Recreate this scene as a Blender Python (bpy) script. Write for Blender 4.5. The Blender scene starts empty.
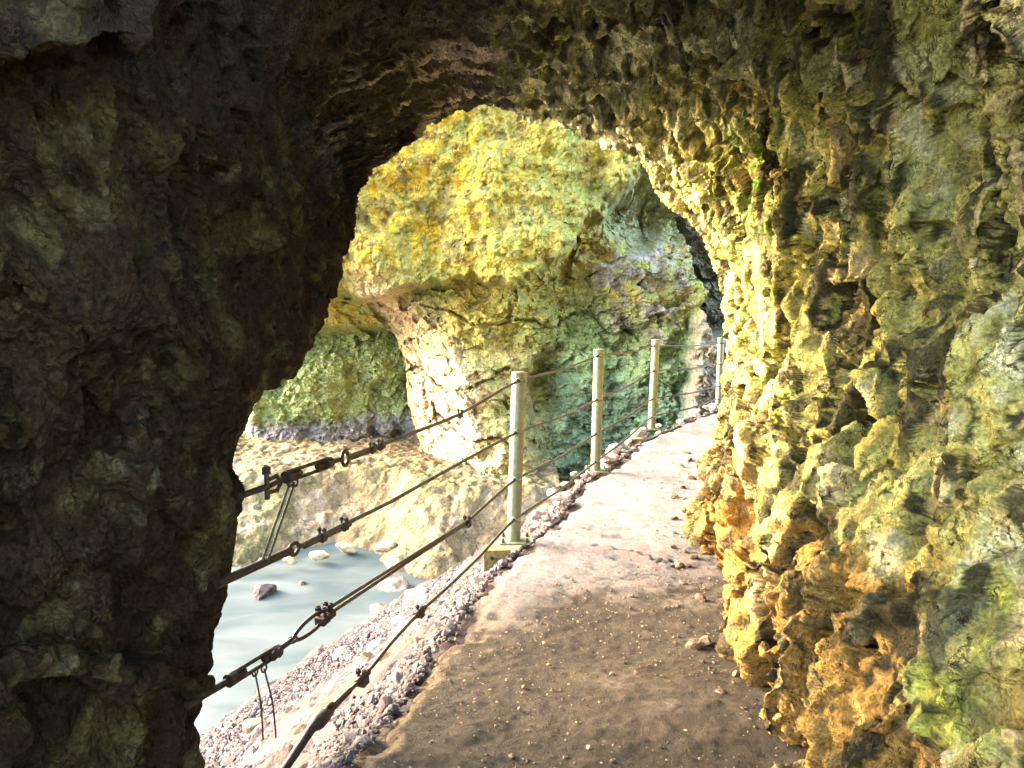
import bpy, math, random
import numpy as np
from mathutils import Vector, Matrix
random.seed(5); RNG = np.random.default_rng(11)
scene = bpy.context.scene
# ------------------------------------------------------------------ camera, sky, sun, exposure
F = 800.0; EYE = 1.64; PITCH = math.atan(94/800)
cam = bpy.data.cameras.new('camera'); cam.sensor_width = 36; cam.lens = 36*F/1024; cam.clip_end = 500; cam.clip_start = .05
camo = bpy.data.objects.new('camera', cam); scene.collection.objects.link(camo)
camo.location = (0, 0, EYE); camo.rotation_euler = (math.pi/2 - PITCH, 0, 0); scene.camera = camo
SUN_EL = math.radians(21); SUN_AZ = math.radians(22)       # light travels towards +x and -y (from the gorge, far left)
travel = Vector((math.cos(SUN_EL)*math.cos(SUN_AZ), -math.cos(SUN_EL)*math.sin(SUN_AZ), -math.sin(SUN_EL)))
world = bpy.data.worlds.new('World'); scene.world = world; world.use_nodes = True
nt = world.node_tree; bg = nt.nodes['Background']; sky = nt.nodes.new('ShaderNodeTexSky')
sky.sky_type = 'NISHITA'; sky.sun_disc = False; sky.sun_elevation = SUN_EL
sky.sun_rotation = math.atan2(-travel.x, -travel.y); sky.air_density = .8; sky.dust_density = 2.5
nt.links.new(sky.outputs[0], bg.inputs[0]); bg.inputs[1].default_value = .15
sun = bpy.data.lights.new('sun', 'SUN'); sun.energy = .5; sun.angle = math.radians(20); sun.color = (1, .92, .80)
suno = bpy.data.objects.new('sun', sun); scene.collection.objects.link(suno)
suno.rotation_euler = travel.to_track_quat('-Z', 'Y').to_euler()
scene.view_settings.view_transform = 'Standard'; scene.view_settings.look = 'None'
scene.view_settings.exposure = 4.8; scene.view_settings.use_white_balance = True; scene.view_settings.white_balance_temperature = 7500; scene.view_settings.gamma = 1
scene.cycles.max_bounces = 8; scene.cycles.diffuse_bounces = 6; scene.cycles.glossy_bounces = 3
scene.cycles.use_denoising = True

# ------------------------------------------------------------------ helpers
cP, sP = math.cos(PITCH), math.sin(PITCH)
def ray(px, py):
    x = (np.asarray(px, float)-512)/F; y = -(np.asarray(py, float)-384)/F
    return x, cP + y*sP, -sP + y*cP          # world dir x,y(depth),z
def at(px, py, d):
    x, y, z = ray(px, py); return np.stack([x*d/y, d+0*x, EYE+z*d/y], -1)
def ground(px, py, z=0.):
    x, y, zz = ray(px, py); k = (z-EYE)/zz; return np.array([x*k, y*k, z])
def project(p):
    x, y, z = p[..., 0], p[..., 1], p[..., 2]-EYE
    dep = y*cP - z*sP; up = y*sP + z*cP
    return 512+F*x/dep, 384-F*up/dep

def h3(ix, iy, iz, s):
    n = (ix.astype(np.int64)*73856093) ^ (iy.astype(np.int64)*19349663) ^ (iz.astype(np.int64)*83492791) ^ (s*2654435761)
    n = (n ^ (n >> 13)) * 1274126177 & 0xffffffff
    n = (n ^ (n >> 16)) * 2246822519 & 0xffffffff
    return n ^ (n >> 15)
def vnoise(p, scale, s=0):
    q = p/np.float32(scale); i = np.floor(q); f = (q-i).astype(np.float32); f = f*f*f*(f*(f*6-15)+10)
    i = i.astype(np.int64); r = 0
    for dx in (0, 1):
        wx = f[:, 0] if dx else 1-f[:, 0]
        for dy in (0, 1):
            wy = wx*(f[:, 1] if dy else 1-f[:, 1])
            for dz in (0, 1):
                wz = wy*(f[:, 2] if dz else 1-f[:, 2])
                r = r + wz*((h3(i[:, 0]+dx, i[:, 1]+dy, i[:, 2]+dz, s) & 0xffff).astype(np.float32)/32767.5-1)
    return r
def fbm(p, scale, s=0, o=4, g=.5):
    r = 0; a = 1
    for k in range(o): r = r + a*vnoise(p, scale/2**k, s+k*7); a *= g
    return r
def ridge(p, scale, s=0, o=3):
    r = 0; a = 1
    for k in range(o): r = r + a*(1-np.abs(vnoise(p, scale/2**k, s+k*5))*2); a *= .5
    return r
def facets(p, scale, s=0, tilt=.8):
    """broken rock: every voronoi cell is a tilted plane; also returns F2-F1 (0 in the joints) and a random per cell"""
    q = (p/np.float32(scale)).astype(np.float32); i = np.floor(q).astype(np.int64); n = len(q)
    F1 = np.full(n, 9., np.float32); F2 = F1.copy(); H = np.zeros(n, np.float32); R = np.zeros(n, np.float32)
    for dx in (-1, 0, 1):
        for dy in (-1, 0, 1):
            for dz in (-1, 0, 1):
                a = h3(i[:, 0]+dx, i[:, 1]+dy, i[:, 2]+dz, s)
                ox = (a & 1023)/np.float32(1023); oy = ((a >> 10) & 1023)/np.float32(1023); oz = ((a >> 20) & 1023)/np.float32(1023)
                ex = q[:, 0]-(i[:, 0]+dx+ox).astype(np.float32); ey = q[:, 1]-(i[:, 1]+dy+oy).astype(np.float32); ez = q[:, 2]-(i[:, 2]+dz+oz).astype(np.float32)
                d = np.sqrt(ex*ex+ey*ey+ez*ez)
                b = (a*2654435761 >> 7) & 0xffffffff
                t1 = (b & 255)/127.5-1; t2 = ((b >> 8) & 255)/127.5-1; t3 = ((b >> 16) & 255)/127.5-1
                hh = (oz*2-1)*.5 + tilt*(t1*ex+t2*ey+t3*ez)
                m = d < F1
                F2 = np.where(m, F1, np.minimum(F2, d)); F1 = np.where(m, d, F1)
                H = np.where(m, hh, H); R = np.where(m, t2*.5+.5, R)
    return H, F2-F1, R
def blocks(p, scale, s=0, flat=.18, off=.25):
    """continuous faceted relief: union of random polyhedra; high on the block tops, falling to the joints. also a random per cell"""
    q = (p/np.float32(scale)).astype(np.float32); i = np.floor(q).astype(np.int64); n = len(q)
    F1 = np.full(n, 9., np.float32); R = np.zeros(n, np.float32)
    for dx in (-1, 0, 1):
        for dy in (-1, 0, 1):
            for dz in (-1, 0, 1):
                a = h3(i[:, 0]+dx, i[:, 1]+dy, i[:, 2]+dz, s)
                ex = q[:, 0]-(i[:, 0]+dx+(a & 1023)*np.float32(1/1023)).astype(np.float32); ey = q[:, 1]-(i[:, 1]+dy+((a >> 10) & 1023)*np.float32(1/1023)).astype(np.float32); ez = q[:, 2]-(i[:, 2]+dz+((a >> 20) & 1023)*np.float32(1/1023)).astype(np.float32)
                b = (a*2654435761 >> 7) & 0xffffffff
                u = (b & 255).astype(np.float32)/127.5-1; v = ((b >> 8) & 255).astype(np.float32)/127.5-1; w = ((b >> 16) & 255).astype(np.float32)/127.5-1
                d = np.abs(ex+u*.7*ey+v*.5*ez); d = np.maximum(d, np.abs(ey-v*.7*ex+w*.6*ez)); d = np.maximum(d, np.abs(ez+w*.7*ex-u*.5*ey))
                d = np.maximum(d, .75*np.abs(ex+ey*(1 if True else 1)+ez*np.sign(u))) + off*(w+1)*.5
                m = d < F1; R = np.where(m, v*.5+.5, R); F1 = np.where(m, d, F1)
    return .5-np.maximum(F1, flat), R
def sm(x, a, b):
    t = np.clip((x-a)/(b-a), 0, 1); return t*t*(3-2*t)
def mix(c, d, m):
    c = np.asarray(c, np.float32); d = np.asarray(d, np.float32); return c + (d-c)*m[:, None]

def link(o, parent=None):
    scene.collection.objects.link(o)
    if parent: o.parent = parent
    return o
def tag(o, label=None, cat=None, group=None, kind=None):
    for k, v in (('label', label), ('category', cat), ('group', group), ('kind', kind)):
        if v: o[k] = v
    return o
def mesh_np(name, V, Q, mat, col=None, parent=None, smooth=True):
    me = bpy.data.meshes.new(name); V = np.ascontiguousarray(V, np.float32); Q = np.ascontiguousarray(Q, np.int32); k = Q.shape[1]
    me.vertices.add(len(V)); me.vertices.foreach_set('co', V.ravel())
    me.loops.add(Q.size); me.loops.foreach_set('vertex_index', Q.ravel())
    me.polygons.add(len(Q)); me.polygons.foreach_set('loop_start', np.arange(0, Q.size, k, dtype=np.int32))
    me.update(calc_edges=True)
    me.polygons.foreach_set('use_smooth', np.full(len(Q), smooth))
    if col is not None:
        a = me.color_attributes.new('Col', 'FLOAT_COLOR', 'POINT')
        c = np.ones((len(V), 4), np.float32); c[:, :3] = np.clip(col, .002, .95); a.data.foreach_set('color', c.ravel())
    me.materials.append(mat); return link(bpy.data.objects.new(name, me), parent)
def gridq(nu, nv):
    i = np.arange(nu-1)[:, None]*nv + np.arange(nv-1)[None]
    return np.stack([i, i+1, i+nv+1, i+nv], -1).reshape(-1, 4)
def compact(V, Q, C):
    u, inv = np.unique(Q, return_inverse=True); return V[u], inv.reshape(Q.shape), C[u]

# ------------------------------------------------------------------ materials
def mat_rock(name, bump=.5, scale=18, var=.35, rough=.85, spec=.3, joint=0, dist=.03):
    m = bpy.data.materials.new(name); m.use_nodes = True; t = m.node_tree; N = t.nodes; L = t.links; b = N['Principled BSDF']
    at_ = N.new('ShaderNodeVertexColor'); at_.layer_name = 'Col'
    tc = N.new('ShaderNodeTexCoord'); n1 = N.new('ShaderNodeTexNoise'); n1.inputs['Scale'].default_value = scale; n1.inputs['Detail'].default_value = 8; n1.inputs['Roughness'].default_value = .65
    L.new(tc.outputs['Object'], n1.inputs['Vector'])
    mr = N.new('ShaderNodeMapRange'); mr.inputs[1].default_value = .3; mr.inputs[2].default_value = .7; mr.inputs[3].default_value = 1-var; mr.inputs[4].default_value = 1+var
    L.new(n1.outputs[0], mr.inputs[0])
    mx = N.new('ShaderNodeMix'); mx.data_type = 'RGBA'; mx.blend_type = 'MULTIPLY'; mx.inputs[0].default_value = 1
    L.new(at_.outputs[0], mx.inputs[6]); L.new(mr.outputs[0], mx.inputs[7])
    n3 = N.new('ShaderNodeTexNoise'); n3.inputs['Scale'].default_value = scale*6; n3.inputs['Detail'].default_value = 5; n3.inputs['Roughness'].default_value = .75; L.new(tc.outputs['Object'], n3.inputs['Vector'])
    m3 = N.new('ShaderNodeMapRange'); m3.inputs[1].default_value = .32; m3.inputs[2].default_value = .68; m3.inputs[3].default_value = 1-var*.9; m3.inputs[4].default_value = 1+var*.9; L.new(n3.outputs[0], m3.inputs[0])
    mx3 = N.new('ShaderNodeMix'); mx3.data_type = 'RGBA'; mx3.blend_type = 'MULTIPLY'; mx3.inputs[0].default_value = 1; L.new(mx.outputs[2], mx3.inputs[6]); L.new(m3.outputs[0], mx3.inputs[7]); last = mx3.outputs[2]
    if joint:
        for js, jw in ((scale*.55, .05), (scale*1.5, .06)):
            wv = N.new('ShaderNodeVectorMath'); wv.operation = 'MULTIPLY_ADD'; L.new(n1.outputs['Color'], wv.inputs[0]); wv.inputs[1].default_value = (.16, .16, .16); L.new(tc.outputs['Object'], wv.inputs[2])
            sc_ = N.new('ShaderNodeVectorMath'); sc_.operation = 'MULTIPLY'; L.new(wv.outputs[0], sc_.inputs[0]); sc_.inputs[1].default_value = (1, 1, .5)
            ve = N.new('ShaderNodeTexVoronoi'); ve.feature = 'DISTANCE_TO_EDGE'; ve.inputs['Scale'].default_value = js; L.new(sc_.outputs[0], ve.inputs['Vector'])
            me_ = N.new('ShaderNodeMapRange'); me_.inputs[1].default_value = jw*.2; me_.inputs[2].default_value = jw; me_.inputs[3].default_value = 1-joint; me_.inputs[4].default_value = 1; L.new(ve.outputs['Distance'], me_.inputs[0])
            # joints only in some places
            mk = N.new('ShaderNodeMapRange'); mk.inputs[1].default_value = .45; mk.inputs[2].default_value = .6; mk.inputs[3].default_value = 0; mk.inputs[4].default_value = 1; L.new(n1.outputs[0], mk.inputs[0])
            mj = N.new('ShaderNodeMix'); mj.data_type = 'RGBA'; mj.blend_type = 'MULTIPLY'; L.new(mk.outputs[0], mj.inputs[0]); L.new(last, mj.inputs[6]); L.new(me_.outputs[0], mj.inputs[7]); last = mj.outputs[2]
    L.new(last, b.inputs['Base Color'])
    n2 = N.new('ShaderNodeTexNoise'); n2.inputs['Scale'].default_value = scale*3; n2.inputs['Detail'].default_value = 6; n2.inputs['Roughness'].default_value = .7
    L.new(tc.outputs['Object'], n2.inputs['Vector'])
    ad = N.new('ShaderNodeMath'); ad.operation = 'ADD'; L.new(n1.outputs[0], ad.inputs[0]); L.new(n2.outputs[0], ad.inputs[1])
    h = ad
    for vs, vw in ((scale*2.2, .7), (scale*5, .35)):                  # small chipped facets
        ds = N.new('ShaderNodeVectorMath'); ds.operation = 'MULTIPLY_ADD'; L.new(n1.outputs['Color'], ds.inputs[0]); ds.inputs[1].default_value = (.05, .05, .05); L.new(tc.outputs['Object'], ds.inputs[2])
        vo = N.new('ShaderNodeTexVoronoi'); vo.distance = 'CHEBYCHEV'; vo.inputs['Scale'].default_value = vs; L.new(ds.outputs[0], vo.inputs['Vector'])
        ma = N.new('ShaderNodeMath'); ma.operation = 'MULTIPLY_ADD'; L.new(vo.outputs['Distance'], ma.inputs[0]); ma.inputs[1].default_value = -vw; L.new(h.outputs[0], ma.inputs[2]); h = ma
    bp = N.new('ShaderNodeBump'); bp.inputs['Strength'].default_value = bump; bp.inputs['Distance'].default_value = dist
    L.new(h.outputs[0], bp.inputs['Height']); L.new(bp.outputs[0], b.inputs['Normal'])
    b.inputs['Roughness'].default_value = rough; b.inputs['Specular IOR Level'].default_value = spec
    return m
def mat_plain(name, col, rough=.5, metal=0, var=.3, scale=30, bump=.15, col2=None):
    m = bpy.data.materials.new(name); m.use_nodes = True; t = m.node_tree; N = t.nodes; L = t.links; b = N['Principled BSDF']
    tc = N.new('ShaderNodeTexCoord'); n1 = N.new('ShaderNodeTexNoise'); n1.inputs['Scale'].default_value = scale; n1.inputs['Detail'].default_value = 6
    L.new(tc.outputs['Object'], n1.inputs['Vector'])
    cr = N.new('ShaderNodeValToRGB'); cr.color_ramp.elements[0].position = .35; cr.color_ramp.elements[1].position = .65
    c2 = col2 or [c*(1+var) for c in col]
    cr.color_ramp.elements[0].color = (*[c*(1-var) for c in col], 1); cr.color_ramp.elements[1].color = (*c2, 1)
    L.new(n1.outputs[0], cr.inputs[0]); L.new(cr.outputs[0], b.inputs['Base Color'])
    bp = N.new('ShaderNodeBump'); bp.inputs['Strength'].default_value = bump; bp.inputs['Distance'].default_value = .005
    L.new(n1.outputs[0], bp.inputs['Height']); L.new(bp.outputs[0], b.inputs['Normal'])
    b.inputs['Roughness'].default_value = rough; b.inputs['Metallic'].default_value = metal
    return m
M_cave = mat_rock('cave_rock', 1, 14, .55, spec=.12, joint=.85, dist=.05)
M_shade = mat_rock('shade_rock', 1, 12, .6, .8, .06, joint=.7, dist=.05)
M_cliff = mat_rock('cliff_rock', .9, 4, .4, .9, joint=.6, dist=.05)
M_gravel = mat_rock('gravel', .9, 30, .4, .9)
M_path = mat_rock('path', .6, 40, .25, .9)
M_boulder = mat_rock('boulder', .6, 16, .35, .85)
M_post = mat_plain('post_paint', (.12, .135, .085), .45, .25, .18, 25, .1)
M_steel = mat_plain('dark_steel', (.014, .011, .007), .55, .4, .45, 60, .4, (.035, .02, .01))
M_rope = mat_plain('wire_rope', (.035, .03, .02), .5, .4, .4, 90, .3)
M_rust = mat_plain('rusty_bracket', (.14, .115, .045), .7, .2, .4, 30, .3, (.25, .17, .06))

# ------------------------------------------------------------------ tunnel: left pillar, roof, right wall (one sheet, split)
def W(*p): return np.array(p, float)
lip = [W(-1.15, 2.75, -3.6), at(208, 768, 2.65), at(212, 690, 2.65), at(232, 620, 2.7), at(243, 570, 2.7), at(256, 490, 2.75), at(243, 462, 2.8), at(263, 410, 3.05),
       at(318, 350, 3.4), at(358, 245, 4.0), at(364, 184, 4.5), at(398, 160, 5.2), at(452, 108, 6.4), at(535, 118, 7.0), at(588, 134, 7.6), at(640, 165, 8.1),
       at(664, 205, 8.5), at(698, 240, 9.1), at(723, 295, 9.8), at(731, 340, 10.3), at(733, 375, 10.6), at(735, 412, 10.8), W(2.95, 10.9, -.8)]
rA = [W(-1.35, 2.1, -3.6), at(120, 780, 2.15), at(130, 690, 2.15), at(150, 620, 2.2), at(160, 565, 2.2), at(178, 492, 2.25), at(182, 458, 2.3), at(200, 400, 2.4),
      at(240, 325, 2.6), at(280, 220, 3.0), at(296, 140, 3.3), at(330, 88, 3.8), at(425, 36, 4.4), at(545, 30, 4.6), at(625, 45, 4.8), at(690, 80, 4.9),
      at(735, 135, 5.0), at(752, 190, 5.1), at(752, 270, 5.2), at(748, 355, 5.2), at(718, 440, 5.3), at(692, 545, 5.25), W(1.2, 5.2, -.8)]
rB = [W(-1.5, 1.7, -3.6), at(-15, 790, 1.8), at(-10, 690, 1.8), at(0, 620, 1.8), at(10, 565, 1.8), at(22, 490, 1.8), at(32, 455, 1.8), at(60, 400, 1.85),
      at(100, 325, 1.9), at(150, 180, 2.0), at(205, 50, 2.1), at(290, -40, 2.3), at(430, -110, 2.5), at(560, -130, 2.6), at(690, -110, 2.6), at(800, -60, 2.6),
      at(860, 20, 2.6), at(892, 130, 2.6), at(882, 270, 2.6), at(845, 410, 2.7), at(780, 570, 2.8), at(720, 760, 2.85), W(.72, 2.9, -.8)]
def ringC(y, cx, xl, xr, zt):
    out = []
    prof = [(-1, -3.6), (-1, -.5), (-.98, .1), (-.97, .4), (-.97, .65), (-1, .95), (-1.02, 1.1), (-1.0, 1.35), (-.93, 1.65), (-.8, 2.05), (-.68, 2.35), (-.5, 2.55), (-.25, 2.68),
            (.05, 2.72), (.35, 2.68), (.6, 2.5), (.8, 2.25), (.93, 1.95), (1.0, 1.5), (1.0, 1.05), (.97, .6), (.88, .0), (.86, -.8)]
    for a, z in prof:
        out.append(W(cx + (a*xr if a > 0 else -a*xl), y, z*zt/2.72))
    return out
rC = ringC(.45, 0, -1.45, 1.08, 2.55); rD = ringC(-.35, 0, -1.45, 1.2, 2.8); rE = ringC(-6.5, 1.6, -.6, 2.0, 2.3)
Cc = W(.5, 6.6, 1.2)
def outer(k, dy):
    o = []
    for j, p in enumerate(lip):
        r = p-Cc; r = np.array([r[0], 0, r[2]]); r /= max(np.linalg.norm(r), .01)
        o.append(p + r*k + W(0, dy, 0))
    return o
O1 = outer(.35, .22); O2 = outer(1.6, .25); O3 = outer(9, -1.5)
wl = np.array([1]*8+[.85, .4, .1]+[0]*12)[:, None]
LP_ = np.array(lip)
O1 = np.array(O1)*(1-wl)+(LP_+[-.2, .2, 0])*wl; O2 = np.array(O2)*(1-wl)+np.stack([LP_[:, 0]*0-1.8, LP_[:, 1]*0+3.3, LP_[:, 2]], -1)*wl
O3 = np.array(O3)*(1-wl)+np.stack([LP_[:, 0]*0-2.2, LP_[:, 1]*0+1.8, LP_[:, 2]], -1)*wl
rC = np.array(rC); rC = rC*(1-wl)+np.stack([rC[:, 0]*0-1.75, rC[:, 1]*0+1.0, rC[:, 2]], -1)*wl
rings = np.array([O3, O2, O1, lip, rA, rB, rC, rD], np.float32)
nU = [20, 60, 26, 270, 290, 220, 20]
nT = [16, 50, 50, 40, 50, 24, 50, 60, 90, 60, 45, 80, 90, 60, 60, 60, 60, 80, 80, 90, 110, 22]
def catmull(P, t):
    n = len(P); i = np.clip(np.floor(t).astype(int), 0, n-2); f = (t-i).astype(np.float32)
    f = f.reshape((-1,)+(1,)*(P.ndim-1))
    p0 = P[np.maximum(i-1, 0)]; p1 = P[i]; p2 = P[i+1]; p3 = P[np.minimum(i+2, n-1)]
    cr = .5*((2*p1)+(p2-p0)*f+(2*p0-5*p1+4*p2-p3)*f*f+(3*p1-p0-3*p2+p3)*f**3)
    return .35*(p1+(p2-p1)*f) + .65*cr
tu = np.concatenate([np.arange(n)/n+k for k, n in enumerate(nU)]+[[len(nU)]])
tt = np.concatenate([np.arange(n)/n+k for k, n in enumerate(nT)]+[[len(nT)]])
S = catmull(rings, tu); S = catmull(np.transpose(S, (1, 0, 2)), tt)   # (T,U,3)
nTt, nUu = S.shape[:2]
P = S.reshape(-1, 3).astype(np.float32)
TT = np.repeat(tt, nUu).astype(np.float32); UU = np.tile(tu, nTt).astype(np.float32)
gt = np.gradient(S, axis=0); gu = np.gradient(S, axis=1); Nn = np.cross(gt, gu); Nn /= np.maximum(np.linalg.norm(Nn, axis=-1, keepdims=True), 1e-9)
# make the normal point into the tunnel
if Nn[nTt*3//4, nUu*2//3, 0] > 0: Nn = -Nn
for _ in range(10):
    Nn[1:-1] = (Nn[:-2]+Nn[1:-1]*2+Nn[2:])/4; Nn[:, 1:-1] = (Nn[:, :-2]+Nn[:, 1:-1]*2+Nn[:, 2:])/4
NN = Nn.reshape(-1, 3).astype(np.float32)
right = sm(TT, 14, 16.5)                       # 1 on the right wall
roof = sm(TT, 9.5, 11.5)*(1-right)
left = 1-sm(TT, 9.5, 11.5)
dist = np.maximum(P[:, 1], .5)
# anisotropic frames: right wall blocks stand upright and lean, pillar blocks lean to the right
wrp = np.stack([fbm(P, .5, 3, 3), fbm(P, .5, 13, 3), fbm(P, .5, 23, 3)], -1)*.10
def stretch(P, ax, ay, az, lean):
    q = P.copy(); q[:, 1] = P[:, 1]+lean*P[:, 2]; q[:, 0] = P[:, 0]+.3*lean*P[:, 2]; return q*np.array([ax, ay, az], np.float32)
# stage 1: large broken blocks
def normals(S):
    gt = np.gradient(S, axis=0); gu = np.gradient(S, axis=1); n = np.cross(gt, gu); n /= np.maximum(np.linalg.norm(n, axis=-1, keepdims=True), 1e-9)
    return n if np.sum(n*NG) > 0 else -n
NG = Nn
Q1 = stretch(P+wrp*.6, 1, 1, .42, .3)
h1, r1 = blocks(Q1, .27, 1, .06)
n0 = fbm(P, .6, 39, 2); big = fbm(P, 1.3, 40, 3); mid = fbm(P, .35, 41, 3)
pits = sm(fbm(Q1, .24, 60, 4, .6), .40, .60)
vc = sm(1-np.abs(fbm(stretch(P+wrp*1.2, 1, 1, .26, .3), .34, 66, 2)), .90, .985)*sm(fbm(P, .5, 67, 2), -.25, .15)
lipfade = (np.clip(np.abs(UU-3)/.5, 0, 1)*.7+.3)*(1-left)+left*(np.clip((np.abs(UU-3)-.15)/1.2, 0, 1)*.95+.05); lipfade = np.maximum(lipfade, .95*sm(TT, 11.3, 11.8)*(1-sm(TT, 14.2, 15)))
D = big*.09 + h1*.21 - .07*sm(-h1, -.02, .10)*sm(n0, -.5, .1) + mid*.02 - .15*pits - .17*vc
hL, rL = blocks(stretch(P+wrp*2, 1, 1, .7, -.3), .5, 6, .1)
Dl = big*.08 + hL*.30 + h1*.08 + mid*.03
gm = sm(TT, 9.2, 9.9)*(1-sm(TT, 12.6, 13.2))*sm(4.3-UU, 0, .5)
D = D*right + Dl*left + (big*.08+h1*(.18+.16*sm(TT, 11, 12))*(1-.7*gm))*roof
D = D*lipfade - .03
S1 = (P + NN*D[:, None]).reshape(nTt, nUu, 3)
# even out the sheet: resample every row by length over distance, between the lip and behind the camera
i0 = int(np.searchsorted(tu, 3)); i1 = int(np.searchsorted(tu, 6))
seg = np.linalg.norm(np.diff(S1[:, i0:i1+1], axis=1), axis=-1); cdist = np.maximum(np.linalg.norm(S1[:, i0:i1]-np.float32([0, 0, EYE]), axis=-1), .9)
back = (S1[:, i0:i1, 1] < 1.2)
wgt = seg/cdist*np.where(back, .25, 1)+1e-5
ker = np.exp(-(np.arange(-36, 37)/18.)**2); ker /= ker.sum()
wgt = np.apply_along_axis(lambda a: np.convolve(np.pad(a, 36, mode='edge'), ker, 'valid'), 0, wgt)
cum = np.concatenate([np.zeros((nTt, 1)), np.cumsum(wgt, 1)], 1); cum /= cum[:, -1:]
S2 = S1.copy(); nn_ = i1-i0+1; ui = np.linspace(0, 1, nn_); U2 = UU.reshape(nTt, nUu).copy()
for k in range(nTt):
    f = np.interp(ui, cum[k], np.arange(nn_)); a = np.minimum(f.astype(int), nn_-2); w_ = (f-a)[:, None].astype(np.float32)
    S2[k, i0:i1+1] = S1[k, i0+a]*(1-w_)+S1[k, i0+a+1]*w_; U2[k, i0:i1+1] = np.interp(f, np.arange(nn_), U2[k, i0:i1+1].copy())
UU = U2.ravel()
Nn = normals(S2)
for _ in range(4):
    Nn[1:-1] = (Nn[:-2]+Nn[1:-1]*2+Nn[2:])/4; Nn[:, 1:-1] = (Nn[:, :-2]+Nn[:, 1:-1]*2+Nn[:, 2:])/4
NN = Nn.reshape(-1, 3).astype(np.float32); P = S2.reshape(-1, 3).astype(np.float32)
# stage 2: smaller fractures on the displaced surface
wrp = np.stack([fbm(P, .12, 203, 2), fbm(P, .12, 213, 2), fbm(P, .12, 223, 2)], -1)*.03
lipfade = np.clip(np.abs(UU-3)/.3, 0, 1)*.5+.5
h2, r2 = blocks(stretch(P+wrp*.3, 1, 1, .5, .3), .115, 2, .08)
h3_, r3 = blocks(stretch(P, 1, 1, .55, .3), .052, 4, .08)
h4, r4 = blocks(stretch(P+wrp*.3, 1, 1, .7, -.2), .024, 5)
fine = fbm(P, .035, 43, 3)
D = h2*.095*(.5+sm(fbm(P, .4, 44, 2), -.4, .4)) + h3_*.042 + h4*.015 + fine*.005 - .05*sm(fbm(stretch(P, 1, 1, .5, .3), .09, 63, 3, .6), .45, .65)
gm = sm(TT, 9.2, 9.9)*(1-sm(TT, 12.6, 13.2)); streak = fbm(np.stack([TT*.35, UU*8+.5*TT+fine*.1, big*.2], -1).astype(np.float32), .28, 77, 5, .6)
D = D*(right+roof*.8+left*.8)*lipfade*(1-.75*gm*sm(4.3-UU, 0, .5)) + streak*.035*gm*sm(4.3-UU, 0, .5)
PD = P + NN*D[:, None]
P = PD
zz = PD[:, 2]; n1 = fbm(P, .32, 71, 4); n2 = fbm(P, .10, 72, 4); n3 = fbm(stretch(P, 1, 1, .3, .2), .12, 73, 3); n4 = fbm(P, .5, 75, 3)
# right wall colours
c = mix(np.tile(np.float32([.56, .50, .17]), (len(P), 1)), [.64, .49, .25], sm(n1, 0.05, .45))      # yellow ochre -> peach
c = mix(c, [.45, .46, .20], sm(n4+.5*n2, .1, .55))                                                    # grey green
c = mix(c, [.70, .66, .45], sm(r2*.9+n2*.4, .72, .98)*.8)                                             # pale broken faces
c = mix(c, [.40, .43, .06], sm(n3+n1*.6, .3, .8)*.75)                                                # moss film
c = mix(c, [.36, .19, .055], (sm(zz+.35*n1+.1*n2, 1.05, .45))*.92)                                              # rusty wet foot
n3b = fbm(stretch(P+wrp, 1, 1, .4, .25), .16, 79, 4, .6); c = mix(c, [.03, .028, .02], np.maximum(sm(n3b-n2*.25, .34, .46), sm(fbm(stretch(P, 1, 1, .35, .3), .07, 80, 3), .5, .62))*.9); c = mix(c, [.13, .13, .08], sm(n3-n2*.5, .3, .6)*.6)                                              # dark patches painted in as crevice shade
ch = np.exp(-((P[:, 1]-5.2)**2/1.0+(zz-2.3)**2/.12))
c = mix(c, [.10, .26, .03], ch*sm(n2, -.1, .4))
# roof colours: grey with greenish quartz
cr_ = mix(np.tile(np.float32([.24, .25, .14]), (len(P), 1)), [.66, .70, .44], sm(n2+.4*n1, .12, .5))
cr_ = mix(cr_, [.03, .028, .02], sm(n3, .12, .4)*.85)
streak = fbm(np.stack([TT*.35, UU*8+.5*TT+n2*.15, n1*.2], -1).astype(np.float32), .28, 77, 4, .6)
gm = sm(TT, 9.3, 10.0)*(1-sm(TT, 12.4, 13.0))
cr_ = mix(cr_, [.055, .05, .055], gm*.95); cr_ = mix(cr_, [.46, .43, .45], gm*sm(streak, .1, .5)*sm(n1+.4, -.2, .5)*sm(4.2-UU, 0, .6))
# pillar colours: shade painted in as a near-black base, lit faces as paler patches
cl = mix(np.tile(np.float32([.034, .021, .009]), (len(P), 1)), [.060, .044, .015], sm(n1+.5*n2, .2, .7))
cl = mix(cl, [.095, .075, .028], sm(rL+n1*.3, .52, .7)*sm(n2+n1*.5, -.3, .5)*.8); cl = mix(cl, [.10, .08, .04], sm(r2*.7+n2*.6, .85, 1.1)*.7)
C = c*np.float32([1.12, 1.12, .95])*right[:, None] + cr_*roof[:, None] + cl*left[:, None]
Q = gridq(nTt, nUu)[:, ::-1]
tq = TT[Q[:, 0]]; jit = n1[Q[:, 0]]*.35
uq = UU[Q[:, 0]]
masks = [('rock_pillar', (tq < 9.55) & ((tq > 8.6) | (uq < 6)), M_shade, 'brown rock pillar with painted-in shade closing the left side of the tunnel mouth'),  # unseen left side behind the pillar is cut open to admit sky light
         ('rock_ceiling', (tq >= 9.55) & (tq < 15.0) & (uq < 5.5), M_cave, 'grey jagged rock ceiling arching over the footpath'),  # roof cut away out of view so sky light reaches the right wall
         ('rock_wall', (tq >= 15.0) & ((tq > 16.2) | (uq < 5.6)), M_cave, 'rugged yellow green tunnel wall along the right of the footpath')]
for nm, m, mt, lb in masks:
    v, q, cc = compact(PD, Q[m], C); o = mesh_np(nm, v, q, mt, cc); tag(o, lb, 'rock', kind='structure')

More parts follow.
